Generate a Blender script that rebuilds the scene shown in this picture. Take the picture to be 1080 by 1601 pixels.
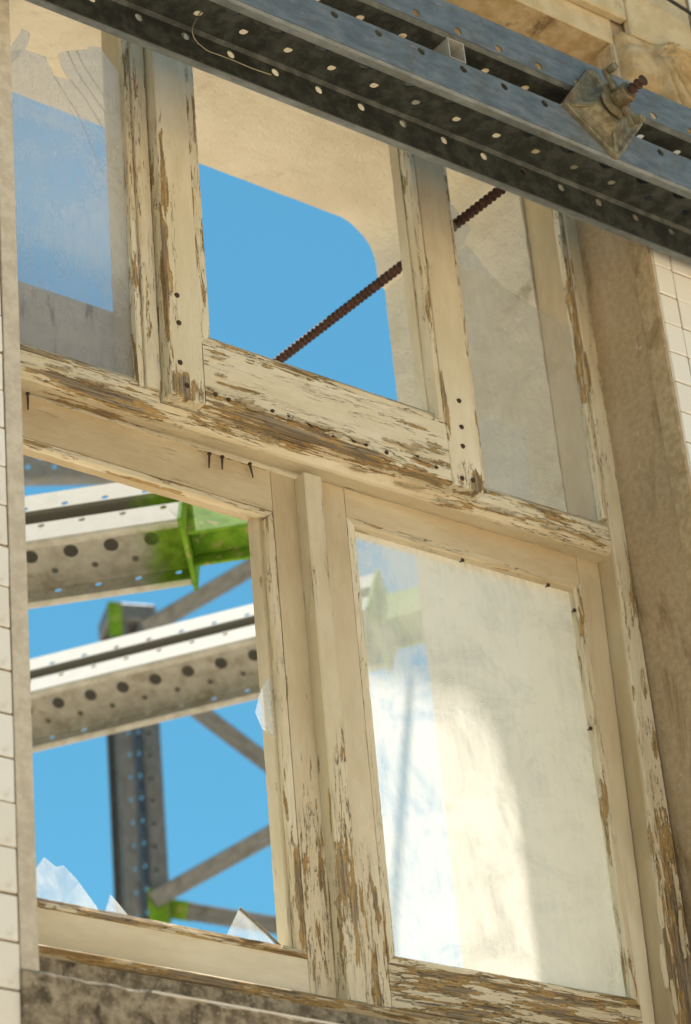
import bpy, bmesh, math, random
from mathutils import Vector, Matrix, noise
random.seed(7)
S = bpy.context.scene
for o in list(bpy.data.objects): bpy.data.objects.remove(o)

# ------------------------------------------------------------------ camera
# wall axes: X along the facade, Y into the building, Z up (metres); origin in the middle of the window frame's front plane
CXP, CYP, FPX = 540.0, 800.5, 4268.482
RX = Vector((0.80064782, 0.24604307, 0.5462837))      # world X seen from the camera (right, down, forward)
RY = Vector((-0.59282537, 0.45731494, 0.66288847))
RZ = Vector((-0.08672459, -0.85459104, 0.51200878))
CAM = Vector((-3.22051299, -3.97362218, -3.1366579))
def ray(px, py):
    v = Vector((px-CXP, py-CYP, FPX)); return Vector((RX.dot(v), RY.dot(v), RZ.dot(v)))
def at(px, py, y=0.0):                                # point of a pixel's ray on the plane Y = y
    r = ray(px, py); return CAM + r*((y-CAM.y)/r.y)
def atdepth(px, py, d):                               # point of a pixel's ray at optical depth d
    return CAM + ray(px, py)*(d/FPX)
cd = bpy.data.cameras.new('camera'); cam = bpy.data.objects.new('camera', cd); S.collection.objects.link(cam); S.camera = cam
ax = Vector((RX[0], RY[0], RZ[0])); ay = -Vector((RX[1], RY[1], RZ[1])); az = -Vector((RX[2], RY[2], RZ[2]))
M = Matrix((ax, ay, az)).transposed().to_4x4(); M.translation = CAM; cam.matrix_world = M
cd.sensor_fit = 'VERTICAL'; cd.sensor_height = 36; cd.lens = FPX/1601*36
cd.clip_start = .1; cd.clip_end = 2000
cd.dof.use_dof = True; cd.dof.focus_distance = 5.95; cd.dof.aperture_fstop = 4.2

# ------------------------------------------------------------------ sky, sun, exposure
SUN = Vector((0.35, 0.64, 1.90)).normalized()         # towards the sun: high, behind the gutted facade
elev = math.asin(SUN.z); azim = math.atan2(SUN.x, SUN.y)
W = bpy.data.worlds.new('World'); S.world = W; W.use_nodes = True
nt = W.node_tree; bg = nt.nodes['Background']
sk = nt.nodes.new('ShaderNodeTexSky'); sk.sky_type = 'NISHITA'; sk.sun_disc = False
sk.sun_elevation = elev; sk.sun_rotation = azim; sk.air_density = 1.0; sk.dust_density = .2; sk.ozone_density = 1.2
tn = nt.nodes.new('ShaderNodeMix'); tn.data_type = 'RGBA'; tn.blend_type = 'MULTIPLY'; tn.inputs[0].default_value = 1; tn.inputs[7].default_value = (.52, 1.16, 1.11, 1)
nt.links.new(sk.outputs[0], tn.inputs[6]); nt.links.new(tn.outputs[2], bg.inputs[0]); bg.inputs[1].default_value = .06
sl = bpy.data.lights.new('sun', 'SUN'); sl.energy = 5; sl.angle = math.radians(.9); sl.color = (1, .95, .87)
so = bpy.data.objects.new('sun', sl); S.collection.objects.link(so); so.rotation_euler = SUN.to_track_quat('Z', 'Y').to_euler(); so.location = (0, 0, 12)
S.view_settings.view_transform = 'Standard'; S.view_settings.look = 'None'; S.view_settings.gamma = 1
S.view_settings.use_curve_mapping = False
S.view_settings.exposure = 1.05
S.cycles.max_bounces = 8; S.cycles.diffuse_bounces = 4; S.cycles.transparent_max_bounces = 16

# ------------------------------------------------------------------ node helpers
class N:
    def __init__(s, name):
        s.m = bpy.data.materials.new(name); s.m.use_nodes = True; s.t = s.m.node_tree; s.b = s.t.nodes['Principled BSDF']; s.out = s.t.nodes['Material Output']
    def n(s, typ, **k):
        x = s.t.nodes.new(typ)
        for a, v in k.items(): setattr(x, a, v)
        return x
    def set(s, sock, v):
        if isinstance(v, bpy.types.NodeSocket): s.t.links.new(v, sock)
        elif v is not None: sock.default_value = v
    def math(s, op, a, b=None, c=None, clamp=False):
        x = s.n('ShaderNodeMath', operation=op); x.use_clamp = clamp
        for i, v in enumerate((a, b, c)): s.set(x.inputs[i], v)
        return x.outputs[0]
    def vmul(s, v, k):
        x = s.n('ShaderNodeVectorMath', operation='MULTIPLY'); s.set(x.inputs[0], v); s.set(x.inputs[1], k); return x.outputs[0]
    def noise(s, v, scale=1, detail=4, rough=.55, dist=0):
        x = s.n('ShaderNodeTexNoise'); s.set(x.inputs['Vector'], v); x.inputs['Scale'].default_value = scale
        x.inputs['Detail'].default_value = detail; x.inputs['Roughness'].default_value = rough; x.inputs['Distortion'].default_value = dist
        return x.outputs['Fac']
    def step(s, v, lo, hi):
        x = s.n('ShaderNodeMapRange', interpolation_type='SMOOTHSTEP'); s.set(x.inputs[0], v); s.set(x.inputs[1], lo); s.set(x.inputs[2], hi); return x.outputs[0]
    def lin(s, v, lo, hi, a, b):
        x = s.n('ShaderNodeMapRange'); s.set(x.inputs[0], v); s.set(x.inputs[1], lo); s.set(x.inputs[2], hi); s.set(x.inputs[3], a); s.set(x.inputs[4], b); return x.outputs[0]
    def mix(s, f, a, b):
        x = s.n('ShaderNodeMix', data_type='RGBA'); s.set(x.inputs[0], f)
        for i, v in ((6, a), (7, b)): s.set(x.inputs[i], (v+(1,) if isinstance(v, tuple) and len(v) == 3 else v))
        return x.outputs[2]
    def attr(s, name):
        x = s.n('ShaderNodeAttribute'); x.attribute_name = name; return x
    def obj(s): return s.n('ShaderNodeTexCoord').outputs['Object']
    def bump(s, h, d, st=1):
        x = s.n('ShaderNodeBump'); s.set(x.inputs['Height'], h); x.inputs['Distance'].default_value = d; x.inputs['Strength'].default_value = st
        s.t.links.new(x.outputs[0], s.b.inputs['Normal'])
    def col(s, c): s.set(s.b.inputs['Base Color'], c + (1,) if isinstance(c, tuple) else c)
    def rough(s, r): s.set(s.b.inputs['Roughness'], r)

# --- old cream paint peeling off weathered timber
def mat_paint():
    g = N('peeling_cream_paint')
    v = g.attr('gr').outputs['Vector']; wear = g.attr('wear').outputs['Fac']; tint = g.attr('tint').outputs['Fac']
    n1 = g.noise(g.vmul(v, (5, 44, 44)), 1, 6, .62, .3)
    n2 = g.noise(g.vmul(v, (24, 170, 170)), 1, 4, .6, .3)
    h = g.math('ADD', g.math('MULTIPLY', n1, .80), g.math('MULTIPLY', n2, .20))
    thr = g.lin(wear, 0, 1, .20, .68)
    d = g.math('SUBTRACT', h, thr)
    paint = g.step(d, 0, .003)
    prim = g.step(g.math('ADD', d, g.math('MULTIPLY', g.noise(g.vmul(v, (10, 60, 60)), 1, 3), .12)), -.005, .02)
    rim = g.math('SUBTRACT', g.step(d, -.014, 0), paint)           # dark line beside the paint edge: dirt plus its shadow, put into the colour
    n3 = g.noise(g.vmul(v, (5, 62, 62)), 1, 4, .6, .5)
    crack = g.math('SUBTRACT', 1, g.step(g.math('ABSOLUTE', g.math('SUBTRACT', n3, .5)), .002, .009))
    gate = g.step(g.math('ADD', wear, g.math('MULTIPLY', g.noise(g.vmul(v, (4, 14, 14)), 1, 2), .6)),   .65, .80)
    crack = g.math('MULTIPLY', crack, gate)
    n4 = g.noise(g.vmul(v, (3, 9, 9)), 1, 5, .65)
    n5 = g.noise(v, 420, 2)
    pc = g.mix(g.step(n4, .35, .68), (.69, .61, .43), (.80, .74, .575))
    pc = g.mix(tint, pc, g.mix(g.step(n4, .3, .7), (.43, .315, .17), (.55, .445, .275)))
    scr = g.step(g.noise(g.vmul(v, (26, 240, 240)), 1, 5, .7), .66, .70)
    pc = g.mix(g.math('MULTIPLY', scr, g.math('MULTIPLY', tint, .7)), pc, (.74, .69, .53))
    pc = g.mix(g.math('MULTIPLY', g.step(n5, .5, .75), .12), pc, (.35, .26, .14))
    fg = g.noise(g.vmul(v, (5, 260, 260)), 1, 4, .7)
    pc = g.mix(g.math('MULTIPLY', g.step(fg, .54, .76), .18), pc, (.40, .31, .17))
    pc = g.mix(g.math('MULTIPLY', g.step(g.noise(g.vmul(v, (16, 24, 24)), 1, 5, .7), .60, .74), .22), pc, (.42, .32, .17))
    pc = g.mix(g.math('MULTIPLY', crack, .85), pc, (.085, .05, .022))
    gr = g.noise(g.vmul(v, (3, 380, 380)), 1, 4, .7)
    gn = g.noise(g.vmul(v, (2, 14, 14)), 1, 3)
    wood = g.mix(g.step(gr, .36, .66), (.13, .098, .06), (.36, .30, .215))
    wood = g.mix(g.step(gn, .48, .64), wood, g.mix(g.step(gr, .3, .7), (.16, .095, .038), (.36, .24, .11)))
    ochre = g.mix(g.step(gr, .3, .7), (.34, .215, .08), (.50, .35, .155))
    bare = g.mix(prim, wood, ochre)
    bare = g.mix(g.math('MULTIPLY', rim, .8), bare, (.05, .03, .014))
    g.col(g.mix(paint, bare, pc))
    g.rough(g.lin(paint, 0, 1, .9, .5))
    g.b.inputs['Specular IOR Level'].default_value = .3
    hh = g.math('ADD', paint, g.math('MULTIPLY', gr, .22))
    hh = g.math('ADD', hh, g.math('MULTIPLY', fg, .25))
    hh = g.math('SUBTRACT', hh, g.math('MULTIPLY', crack, .8))
    hh = g.math('ADD', hh, g.math('MULTIPLY', g.noise(g.vmul(v, (9, 40, 40)), 1, 4), .7))
    g.bump(hh, .0038, 1)
    return g.m
PAINT = mat_paint()

def mat_simple(name, c1, c2, scale, rough=.8, bump=.0, bscale=200, lo=.35, hi=.65, metal=0, c3=None, s3=3, lo3=.5, hi3=.7, detail=6, stretch=(1, 1, 1)):
    g = N(name); o = g.vmul(g.obj(), stretch)
    c = g.mix(g.step(g.noise(o, scale, detail, .62), lo, hi), c1, c2)
    if c3: c = g.mix(g.step(g.noise(o, s3, 5, .65, .4), lo3, hi3), c, c3)
    g.col(c); g.rough(rough); g.b.inputs['Metallic'].default_value = metal
    if bump: g.bump(g.math('ADD', g.noise(o, bscale, 4, .6), g.math('MULTIPLY', g.noise(o, bscale*.2, 3), 1.2)), bump)
    return g.m
RENDER_IN = mat_simple('inner_cream_render', (.64, .575, .455), (.71, .65, .535), 4, .9, .0045, 130, c3=(.38, .31, .21), s3=5, lo3=.60, hi3=.78)
def mat_reveal():
    g = N('brown_stained_render'); o = g.obj()
    c = g.mix(g.step(g.noise(o, 60, 6, .7), .35, .65), (.37, .27, .155), (.45, .345, .215))
    c = g.mix(g.step(g.noise(g.vmul(o, (3, 5, 1.2)), 1, 5, .6), .50, .74), c, (.52, .425, .30))
    c = g.mix(g.step(g.noise(g.vmul(o, (6, 9, 2.2)), 1, 5, .65, .6), .54, .70), c, (.20, .125, .06))
    c = g.mix(g.math('MULTIPLY', g.step(g.noise(o, 26, 4, .6), .67, .71), .5), c, (.60, .53, .40))
    g.col(c); g.rough(.92); g.bump(g.math('ADD', g.noise(o, 260, 4, .6), g.noise(o, 60, 3)), .0018)
    return g.m
REVEAL = mat_reveal()
BAND = mat_simple('grey_render_band', (.54, .48, .385), (.66, .60, .49), 40, .9, .002, 220, c3=(.55, .50, .40), s3=30, lo3=.62, hi3=.7)
TANB = mat_simple('tan_render', (.38, .28, .16), (.50, .39, .24), 50, .92, .003, 220, c3=(.25, .17, .08), s3=8, lo3=.52, hi3=.72)
STONE = mat_simple('golden_limestone', (.47, .33, .16), (.60, .47, .27), 22, .9, .004, 150, c3=(.16, .10, .045), s3=9, lo3=.585, hi3=.74)
PALESTONE = mat_simple('pale_limestone', (.56, .44, .25), (.64, .53, .34), 18, .9, .003, 150, c3=(.34, .24, .12), s3=6, lo3=.6, hi3=.8)
def mat_sill():
    g = N('mottled_sill_stone'); o = g.obj()
    c = g.mix(g.step(g.noise(o, 34, 7, .72), .36, .64), (.16, .125, .08), (.44, .375, .265))
    c = g.mix(g.step(g.noise(o, 16, 6, .7, .5), .52, .66), c, (.075, .06, .038))
    c = g.mix(g.step(g.noise(o, 90, 4, .6), .64, .7), c, (.52, .46, .34))
    g.col(c); g.rough(.95); g.bump(g.noise(o, 120, 5, .7), .006)
    return g.m
SILLST = mat_sill()
def mat_tile():
    g = N('glazed_cream_tile'); o = g.obj(); r = g.n('ShaderNodeObjectInfo').outputs['Random']
    c = g.mix(r, (.82, .78, .69), (.88, .86, .80)); c = g.mix(g.math('MULTIPLY', g.step(g.noise(o, 25, 5, .65), .55, .75), .35), c, (.55, .46, .30))
    g.col(c); g.rough(.22); g.bump(g.noise(o, 60, 3), .0008)
    return g.m
TILE = mat_tile()
GROUT = mat_simple('brown_grout', (.15, .10, .05), (.25, .18, .10), 60, .95, .003, 220)
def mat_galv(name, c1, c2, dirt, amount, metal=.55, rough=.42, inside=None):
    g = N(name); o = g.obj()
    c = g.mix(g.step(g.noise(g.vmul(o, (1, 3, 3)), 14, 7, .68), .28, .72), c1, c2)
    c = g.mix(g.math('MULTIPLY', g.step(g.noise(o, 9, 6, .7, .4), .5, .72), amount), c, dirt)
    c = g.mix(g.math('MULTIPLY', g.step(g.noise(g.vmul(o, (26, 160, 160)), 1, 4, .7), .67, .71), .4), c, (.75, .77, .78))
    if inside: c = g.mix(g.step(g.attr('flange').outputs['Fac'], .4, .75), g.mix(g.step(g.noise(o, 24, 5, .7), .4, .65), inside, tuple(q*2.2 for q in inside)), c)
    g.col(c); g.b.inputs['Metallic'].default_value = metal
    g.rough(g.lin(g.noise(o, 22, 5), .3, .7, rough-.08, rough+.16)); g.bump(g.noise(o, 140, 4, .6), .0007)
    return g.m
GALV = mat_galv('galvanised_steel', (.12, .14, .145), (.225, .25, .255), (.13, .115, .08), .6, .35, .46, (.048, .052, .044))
GALV2 = mat_galv('weathered_galvanised_steel', (.42, .40, .34), (.56, .54, .48), (.26, .20, .12), .6, .35, .5)
GALVD = mat_galv('dark_galvanised_steel', (.11, .115, .115), (.19, .19, .185), (.07, .065, .05), .5, .3, .55)
def mat_greenend(name='galvanised_steel_sprayed_green_at_the_end', dark=None):
    g = N(name); o = g.obj()
    sx = g.n('ShaderNodeSeparateXYZ'); g.t.links.new(o, sx.inputs[0])
    c = g.mix(g.step(g.noise(o, 20, 7, .7), .3, .7), (.30, .285, .24), (.43, .415, .37))
    c = g.mix(g.math('MULTIPLY', g.step(g.noise(o, 7, 6, .75, .2), .54, .66), .55), c, (.20, .165, .105))
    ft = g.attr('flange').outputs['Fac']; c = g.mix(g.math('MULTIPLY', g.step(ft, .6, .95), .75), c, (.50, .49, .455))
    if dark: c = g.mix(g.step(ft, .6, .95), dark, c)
    e = g.math('ADD', sx.outputs[0], g.math('MULTIPLY', g.math('SUBTRACT', g.noise(o, 14, 4), .5), .10))
    f = g.math('MULTIPLY', g.step(e, -.175, -.07), g.math('SUBTRACT', 1, ft))
    c = g.mix(f, c, g.mix(g.step(g.noise(o, 30, 4), .3, .7), (.10, .20, .012), (.19, .32, .03)))
    g.col(c); g.b.inputs['Metallic'].default_value = 0; g.b.inputs['Specular IOR Level'].default_value = .15; g.rough(.75); g.bump(g.noise(o, 140, 4, .6), .0007)
    return g.m
GREENEND = mat_greenend(); GREENDARK = mat_greenend('galvanised_steel_with_shade_painted_web', (.12, .112, .09))  # second copy has its web darkened in colour for the shade behind the holes
GREEN = mat_simple('chipped_green_paint', (.085, .20, .012), (.17, .31, .025), 18, .5, .001, 120, c3=(.30, .27, .10), s3=24, lo3=.56, hi3=.63); GREEN.node_tree.nodes['Principled BSDF'].inputs['Specular IOR Level'].default_value = .15; GREEN.node_tree.nodes['Principled BSDF'].inputs['Roughness'].default_value = .8
RUST = mat_simple('rusty_rod_steel', (.035, .016, .011), (.075, .03, .017), 60, .85, .001, 200, c3=(.13, .055, .025), s3=30, lo3=.6, hi3=.72)
CASTIRON = mat_simple('rusty_cast_iron', (.135, .112, .06), (.27, .235, .15), 38, .6, .002, 120, c3=(.20, .095, .03), s3=14, lo3=.53, hi3=.68, metal=.45)
NAIL = mat_simple('rusted_nail', (.035, .022, .015), (.08, .05, .03), 300, .8)
WIRE = mat_simple('galvanised_wire', (.36, .32, .2), (.44, .40, .28), 60, .5, metal=.5)
BLACK = mat_simple('black_cable_sheath', (.012, .012, .012), (.02, .02, .02), 50, .6)
PUTTY = mat_simple('grey_putty', (.17, .15, .11), (.30, .26, .19), 60, .9, .002, 200)
WHITEP = mat_simple('painted_lit_edge', (.72, .66, .56), (.80, .76, .68), 40, .5)
def mat_board():
    g = N('grey_stained_board'); o = g.obj()
    c = g.mix(g.step(g.noise(o, 10, 5, .6), .35, .65), (.40, .39, .38), (.50, .49, .47))
    s = g.step(g.noise(g.vmul(o, (40, 1, 10)), 1, 3, .5), .585, .66)
    c = g.mix(g.math('MULTIPLY', s, .85), c, (.045, .045, .045))
    g.col(c); g.rough(.85)
    return g.m
BOARD = mat_board()
GROUND = mat_simple('pale_dusty_paving', (.46, .375, .27), (.56, .46, .335), .8, .95, .004, 20, c3=(.3, .26, .2), s3=.25)

def mat_glass(name, dirt, dirtcol, lo, hi, scale=7, tint=(.93, .95, .96), gl=.05, share=.6):
    g = N(name); t = g.t; o = g.obj()
    tr = g.n('ShaderNodeBsdfTransparent'); tr.inputs[0].default_value = tint+(1,)
    gs = g.n('ShaderNodeBsdfGlossy'); gs.inputs['Roughness'].default_value = gl
    lw = g.n('ShaderNodeLayerWeight'); frs = g.math('ADD', .04, g.math('MULTIPLY', g.math('POWER', lw.outputs['Facing'], 5), .9))
    m1 = g.n('ShaderNodeMixShader'); t.links.new(frs, m1.inputs[0]); t.links.new(tr.outputs[0], m1.inputs[1]); t.links.new(gs.outputs[0], m1.inputs[2])
    df = g.n('ShaderNodeBsdfDiffuse'); df.inputs[0].default_value = dirtcol+(1,)
    tl = g.n('ShaderNodeBsdfTranslucent'); tl.inputs[0].default_value = dirtcol+(1,)
    m2 = g.n('ShaderNodeMixShader'); m2.inputs[0].default_value = share; t.links.new(df.outputs[0], m2.inputs[1]); t.links.new(tl.outputs[0], m2.inputs[2])
    n = g.math('ADD', g.math('MULTIPLY', g.noise(o, scale, 6, .65, .8), .75), g.math('MULTIPLY', g.noise(g.vmul(o, (60, 60, 14)), 1, 4, .6), .25))
    f = g.lin(g.step(n, lo, hi), 0, 1, dirt*.45, dirt)
    m3 = g.n('ShaderNodeMixShader'); t.links.new(f, m3.inputs[0]); t.links.new(m1.outputs[0], m3.inputs[1]); t.links.new(m2.outputs[0], m3.inputs[2])
    t.links.new(m3.outputs[0], g.out.inputs['Surface'])
    return g.m
GLASS_UP = mat_glass('dusty_glass', .19, (.74, .66, .58), .35, .65, 4)
GLASS_UL = mat_glass('hazy_cracked_glass', .36, (.84, .83, .84), .30, .66, 3)
GLASS_EDGE = mat_simple('glass_fracture_edge', (.62, .58, .50), (.72, .68, .60), 90, .3)
GLASS_LOW = mat_glass('very_dirty_glass', .47, (.95, .89, .80), .32, .60, 5, share=.90)
GLASS_SH = mat_glass('dusty_shard_glass', .32, (.92, .92, .92), .35, .65, 9)

# ------------------------------------------------------------------ object helpers
COL = S.collection
def link(name, me, mat, parent=None):
    if mat is not None and not me.materials: me.materials.append(mat)
    o = bpy.data.objects.new(name, me); COL.objects.link(o)
    if parent: o.parent = parent
    return o
def tag(o, label, cat, group=None, kind=None):
    if label: o['label'] = label
    if cat: o['category'] = cat
    if group: o['group'] = group
    if kind: o['kind'] = kind
    elif cat: o['kind'] = 'thing'
    return o
def thing(name, label, cat, loc=(0, 0, 0), group=None):
    o = bpy.data.objects.new(name, None); COL.objects.link(o); o.location = loc; o.empty_display_size = .1
    return tag(o, label, cat, group)
def mesh(name, vs, fs, mat, parent=None, smooth=False):
    me = bpy.data.meshes.new(name); me.from_pydata([tuple(v) for v in vs], [], fs); me.update()
    if smooth: me.polygons.foreach_set('use_smooth', [True]*len(me.polygons))
    return link(name, me, mat, parent)
def bm_obj(name, bm, mat, parent=None, smooth=False, bevel=0, seg=1):
    if bevel: bmesh.ops.bevel(bm, geom=[e for e in bm.edges], offset=bevel, segments=seg, affect='EDGES', clamp_overlap=True)
    bmesh.ops.recalc_face_normals(bm, faces=bm.faces)
    me = bpy.data.meshes.new(name); bm.to_mesh(me); bm.free()
    if smooth: me.polygons.foreach_set('use_smooth', [True]*len(me.polygons))
    return link(name, me, mat, parent)
def add_box(bm, lo, hi, mtx=None):
    vs = [bm.verts.new((x, y, z)) for x in (lo[0], hi[0]) for y in (lo[1], hi[1]) for z in (lo[2], hi[2])]
    if mtx: 
        for v in vs: v.co = mtx @ v.co
    for f in ((0, 1, 3, 2), (4, 6, 7, 5), (0, 4, 5, 1), (2, 3, 7, 6), (0, 2, 6, 4), (1, 5, 7, 3)): bm.faces.new([vs[i] for i in f])
def box(name, lo, hi, mat, parent=None, bevel=0, mtx=None):
    bm = bmesh.new(); add_box(bm, lo, hi, mtx); return bm_obj(name, bm, mat, parent, bevel=bevel)
def tube(name, pts, r, mat, parent=None, seg=8, closed=True):
    pts = [Vector(p) for p in pts]; vs = []; fs = []
    rr = r if isinstance(r, list) else [r]*len(pts)
    prev = None
    for i, p in enumerate(pts):
        d = (pts[min(i+1, len(pts)-1)]-pts[max(i-1, 0)]).normalized()
        a = (prev - d*prev.dot(d)).normalized() if prev else d.orthogonal().normalized()
        prev = a; b = d.cross(a)
        for k in range(seg):
            t = 2*math.pi*k/seg; vs.append(p + (a*math.cos(t)+b*math.sin(t))*rr[i])
    n = len(pts)
    for i in range(n-1):
        for k in range(seg): fs.append((i*seg+k, i*seg+(k+1) % seg, (i+1)*seg+(k+1) % seg, (i+1)*seg+k))
    fs.append(tuple(range(seg))[::-1]); fs.append(tuple((n-1)*seg+k for k in range(seg)))
    return mesh(name, vs, fs, mat, parent, True)

# --- a painted board: a cross section swept along x or z, fine enough to carry its wear; racked like the old frame
BLOBS = [  # (x, z, radius x, radius z, extra wear)
]
def wear_extra(x, z, piece):
    w = 0
    for (n, bx, bz, rx, rz, k) in BLOBS:
        if n == piece:
            q = ((x-bx)/rx)**2 + ((z-bz)/rz)**2
            if q < 1: w += k*(1-q)
    return w
BC = [0]
def board(name, parent, prof, axis, t0, t1, m0=None, m1=None, wear=.3, tint=0., sh=.013, key=None, jit=.0011, step=.011, wf=None, taper=None, deep=None):
    BC[0] += 1; off = Vector((BC[0]*3.17, BC[0]*1.31, BC[0]*.77))
    P = []; n = len(prof)
    for i in range(n):
        a, b = Vector(prof[i]), Vector(prof[(i+1) % n]); k = max(1, int((b-a).length/.011))
        for j in range(k): P.append((a.lerp(b, j/k), j == 0))
    c = sum((p for p, _ in P), Vector((0, 0)))/len(P)
    seg = max(2, int(abs(t1-t0)/step)); vs = []; gr = []; we = []; np_ = len(P)
    for i in range(seg+1):
        for p, corner in P:
            q = p.copy(); A = t0+(m0(p) if m0 else 0); B = t1+(m1(p) if m1 else 0); t = A+(B-A)*i/seg
            j = noise.noise(Vector((t*38, p.x*50, p.y*50))+off)*.6 + noise.noise(Vector((t*130, p.x*90, p.y*90))+off)*.5
            amp = jit*(1.9 if corner else .5)
            dirc = (c-p); dirc = dirc.normalized() if dirc.length > 1e-6 else dirc
            q = p + dirc*(max(0, j)*amp if corner else j*amp)
            x, y, z = (q.x, q.y, t) if axis == 'z' else (t, q.y, q.x)
            if taper: x = taper(x, z)
            w = wear + (.10 if corner else 0) + wear_extra(x, z, key or name)
            if wf: w += wf(x, z)
            if deep is not None and q.y > deep: w = .10
            vs.append((x+.009*z, y, z+sh*x)); gr.append((t+off.x, p.x+off.y, p.y+off.z)); we.append(w)
    fs = []
    for i in range(seg):
        for k in range(np_): fs.append((i*np_+k, i*np_+(k+1) % np_, (i+1)*np_+(k+1) % np_, (i+1)*np_+k))
    fs.append(tuple(range(np_))[::-1]); fs.append(tuple(seg*np_+k for k in range(np_)))
    me = bpy.data.meshes.new(name); me.from_pydata(vs, [], fs); me.update()
    bm = bmesh.new(); bm.from_mesh(me); bmesh.ops.recalc_face_normals(bm, faces=bm.faces); bm.to_mesh(me); bm.free()
    ga = me.attributes.new('gr', 'FLOAT_VECTOR', 'POINT'); ga.data.foreach_set('vector', [c_ for v in gr for c_ in v])
    wa = me.attributes.new('wear', 'FLOAT', 'POINT'); wa.data.foreach_set('value', we)
    ta = me.attributes.new('tint', 'FLOAT', 'POINT'); ta.data.foreach_set('value', [(tint(v[0], v[2]) if callable(tint) else tint) if deep is None or v[1] < deep else .85 for v in vs])
    return link(name, me, PAINT, parent)
def rect(a0, a1, y0, y1, c=.002):
    return [(a0, y0+c), (a0+c, y0), (a1-c, y0), (a1, y0+c), (a1, y1), (a0, y1)]

# ------------------------------------------------------------------ ground
g = mesh('ground', [(-600, -600, -4.75), (600, -600, -4.75), (600, 600, -4.75), (-600, 600, -4.75)], [(0, 1, 2, 3)], GROUND); tag(g, None, None, kind='structure')

# unseen pale house front behind the camera, added for warm bounced light
opp = bmesh.new(); add_box(opp, (-16, -15.5, -4.75), (16, -14, 4.5))
OPP = mat_simple('sunlit_pale_render', (.66, .54, .40), (.72, .60, .46), 1.2, .9)
op = bm_obj('added_bounce_building', opp, OPP); tag(op, None, None, kind='structure')
for i in range(8):
    for k in range(2):
        w_ = bmesh.new(); add_box(w_, (-14+i*3.8, -13.998, -3.6+k*4.2), (-12.8+i*3.8, -13.95, -1.5+k*4.2)); bm_obj('shutter', w_, GROUT, op)
# ------------------------------------------------------------------ the facade wall
facade = thing('facade_wall', 'old thick facade wall of cream tiles and golden stone around the peeling window', 'wall', (0, 0, -4.75))
FZ = 4.75
def wbox(name, lo, hi, mat, bevel=0, parent=facade):
    return box(name, (lo[0], lo[1], lo[2]+FZ), (hi[0], hi[1], hi[2]+FZ), mat, parent, bevel)
FRONT = -.235; HEADZ = 1.481; INY = .72
# masonry piers, outer leaf and inner leaf of the opening
wbox('pier', (.9165, -.229, -4.75), (3.2, .14, 6), REVEAL); wbox('pier', (-3.2, -.229, -4.75), (-.9165, .14, 6), REVEAL)
wbox('wall_head', (-.9165, -.2285, HEADZ+.004), (.9165, .14, 6), STONE)
wbox('spandrel', (-.9165, -.2285, -4.75), (.9165, .7195, -1.40), BAND)
wbox('inner_pier', (-3.2, .1405, -4.75), (-.872, INY, 6), RENDER_IN)
wbox('inner_pier', (.995, .1405, -4.75), (3.2, INY, 6), RENDER_IN)
# inner reveal and soffit with their rounded corner, swept through the wall's depth
def inner_lining():
    r = .125; x1 = .8695; prof = [(x1, -1.40), (x1, HEADZ-.205), (x1-.022, HEADZ-.19)]; x1 -= .022
    cx, cz = x1-r, HEADZ-r
    for k in range(0, 11): a = math.pi/2*k/10; prof.append((cx+r*math.cos(a), cz+r*math.sin(a)))
    prof += [(-.8718, HEADZ), (-.8718, HEADZ+.3), (.9948, HEADZ+.3), (.9948, -1.40)]
    ny = 30; vs = []; fs = []
    dense = []
    for i in range(len(prof)):
        a, b = Vector(prof[i]), Vector(prof[(i+1) % len(prof)]); k = max(1, int((b-a).length/.02)) if i < 14 else 1
        for j in range(k): dense.append(a.lerp(b, j/k))
    n = len(dense)
    for i in range(ny+1):
        y = .1405+(INY-.1405)*i/ny
        for p in dense:
            o = noise.noise(Vector((p.x*14, y*14, p.y*14)))*.004 + noise.noise(Vector((p.x*50, y*50, p.y*50)))*.0015
            vs.append((p.x+o*(1 if p.x > .8 else .2), y + (o*1.5 if i == ny else 0), p.y+FZ+o*(1 if p.y > 1.3 else .2)))
    for i in range(ny):
        for k in range(n): fs.append((i*n+k, i*n+(k+1) % n, (i+1)*n+(k+1) % n, (i+1)*n+k))
    fs.append(tuple(range(n))); fs.append(tuple(ny*n+k for k in range(n))[::-1])
    o = mesh('inner_reveal', vs, fs, RENDER_IN, facade)
    bm = bmesh.new(); bm.from_mesh(o.data); bmesh.ops.recalc_face_normals(bm, faces=bm.faces); bm.to_mesh(o.data); bm.free()
inner_lining()
wbox('inner_wall_head', (-.8719, .1407, HEADZ+.301), (.9949, INY-.001, 6), RENDER_IN)
# render bands that edge the opening
wbox('render_band', (.908, FRONT, -1.386), (.9165-.0002, -.178, HEADZ), TANB, .0015)
wbox('render_band', (.9167, FRONT-.001, -1.386), (.9235, -.2292, HEADZ), BAND, .001)
wbox('render_band', (-.9475, FRONT, -1.386), (-.911, -.178, HEADZ), BAND, .0015)
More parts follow.
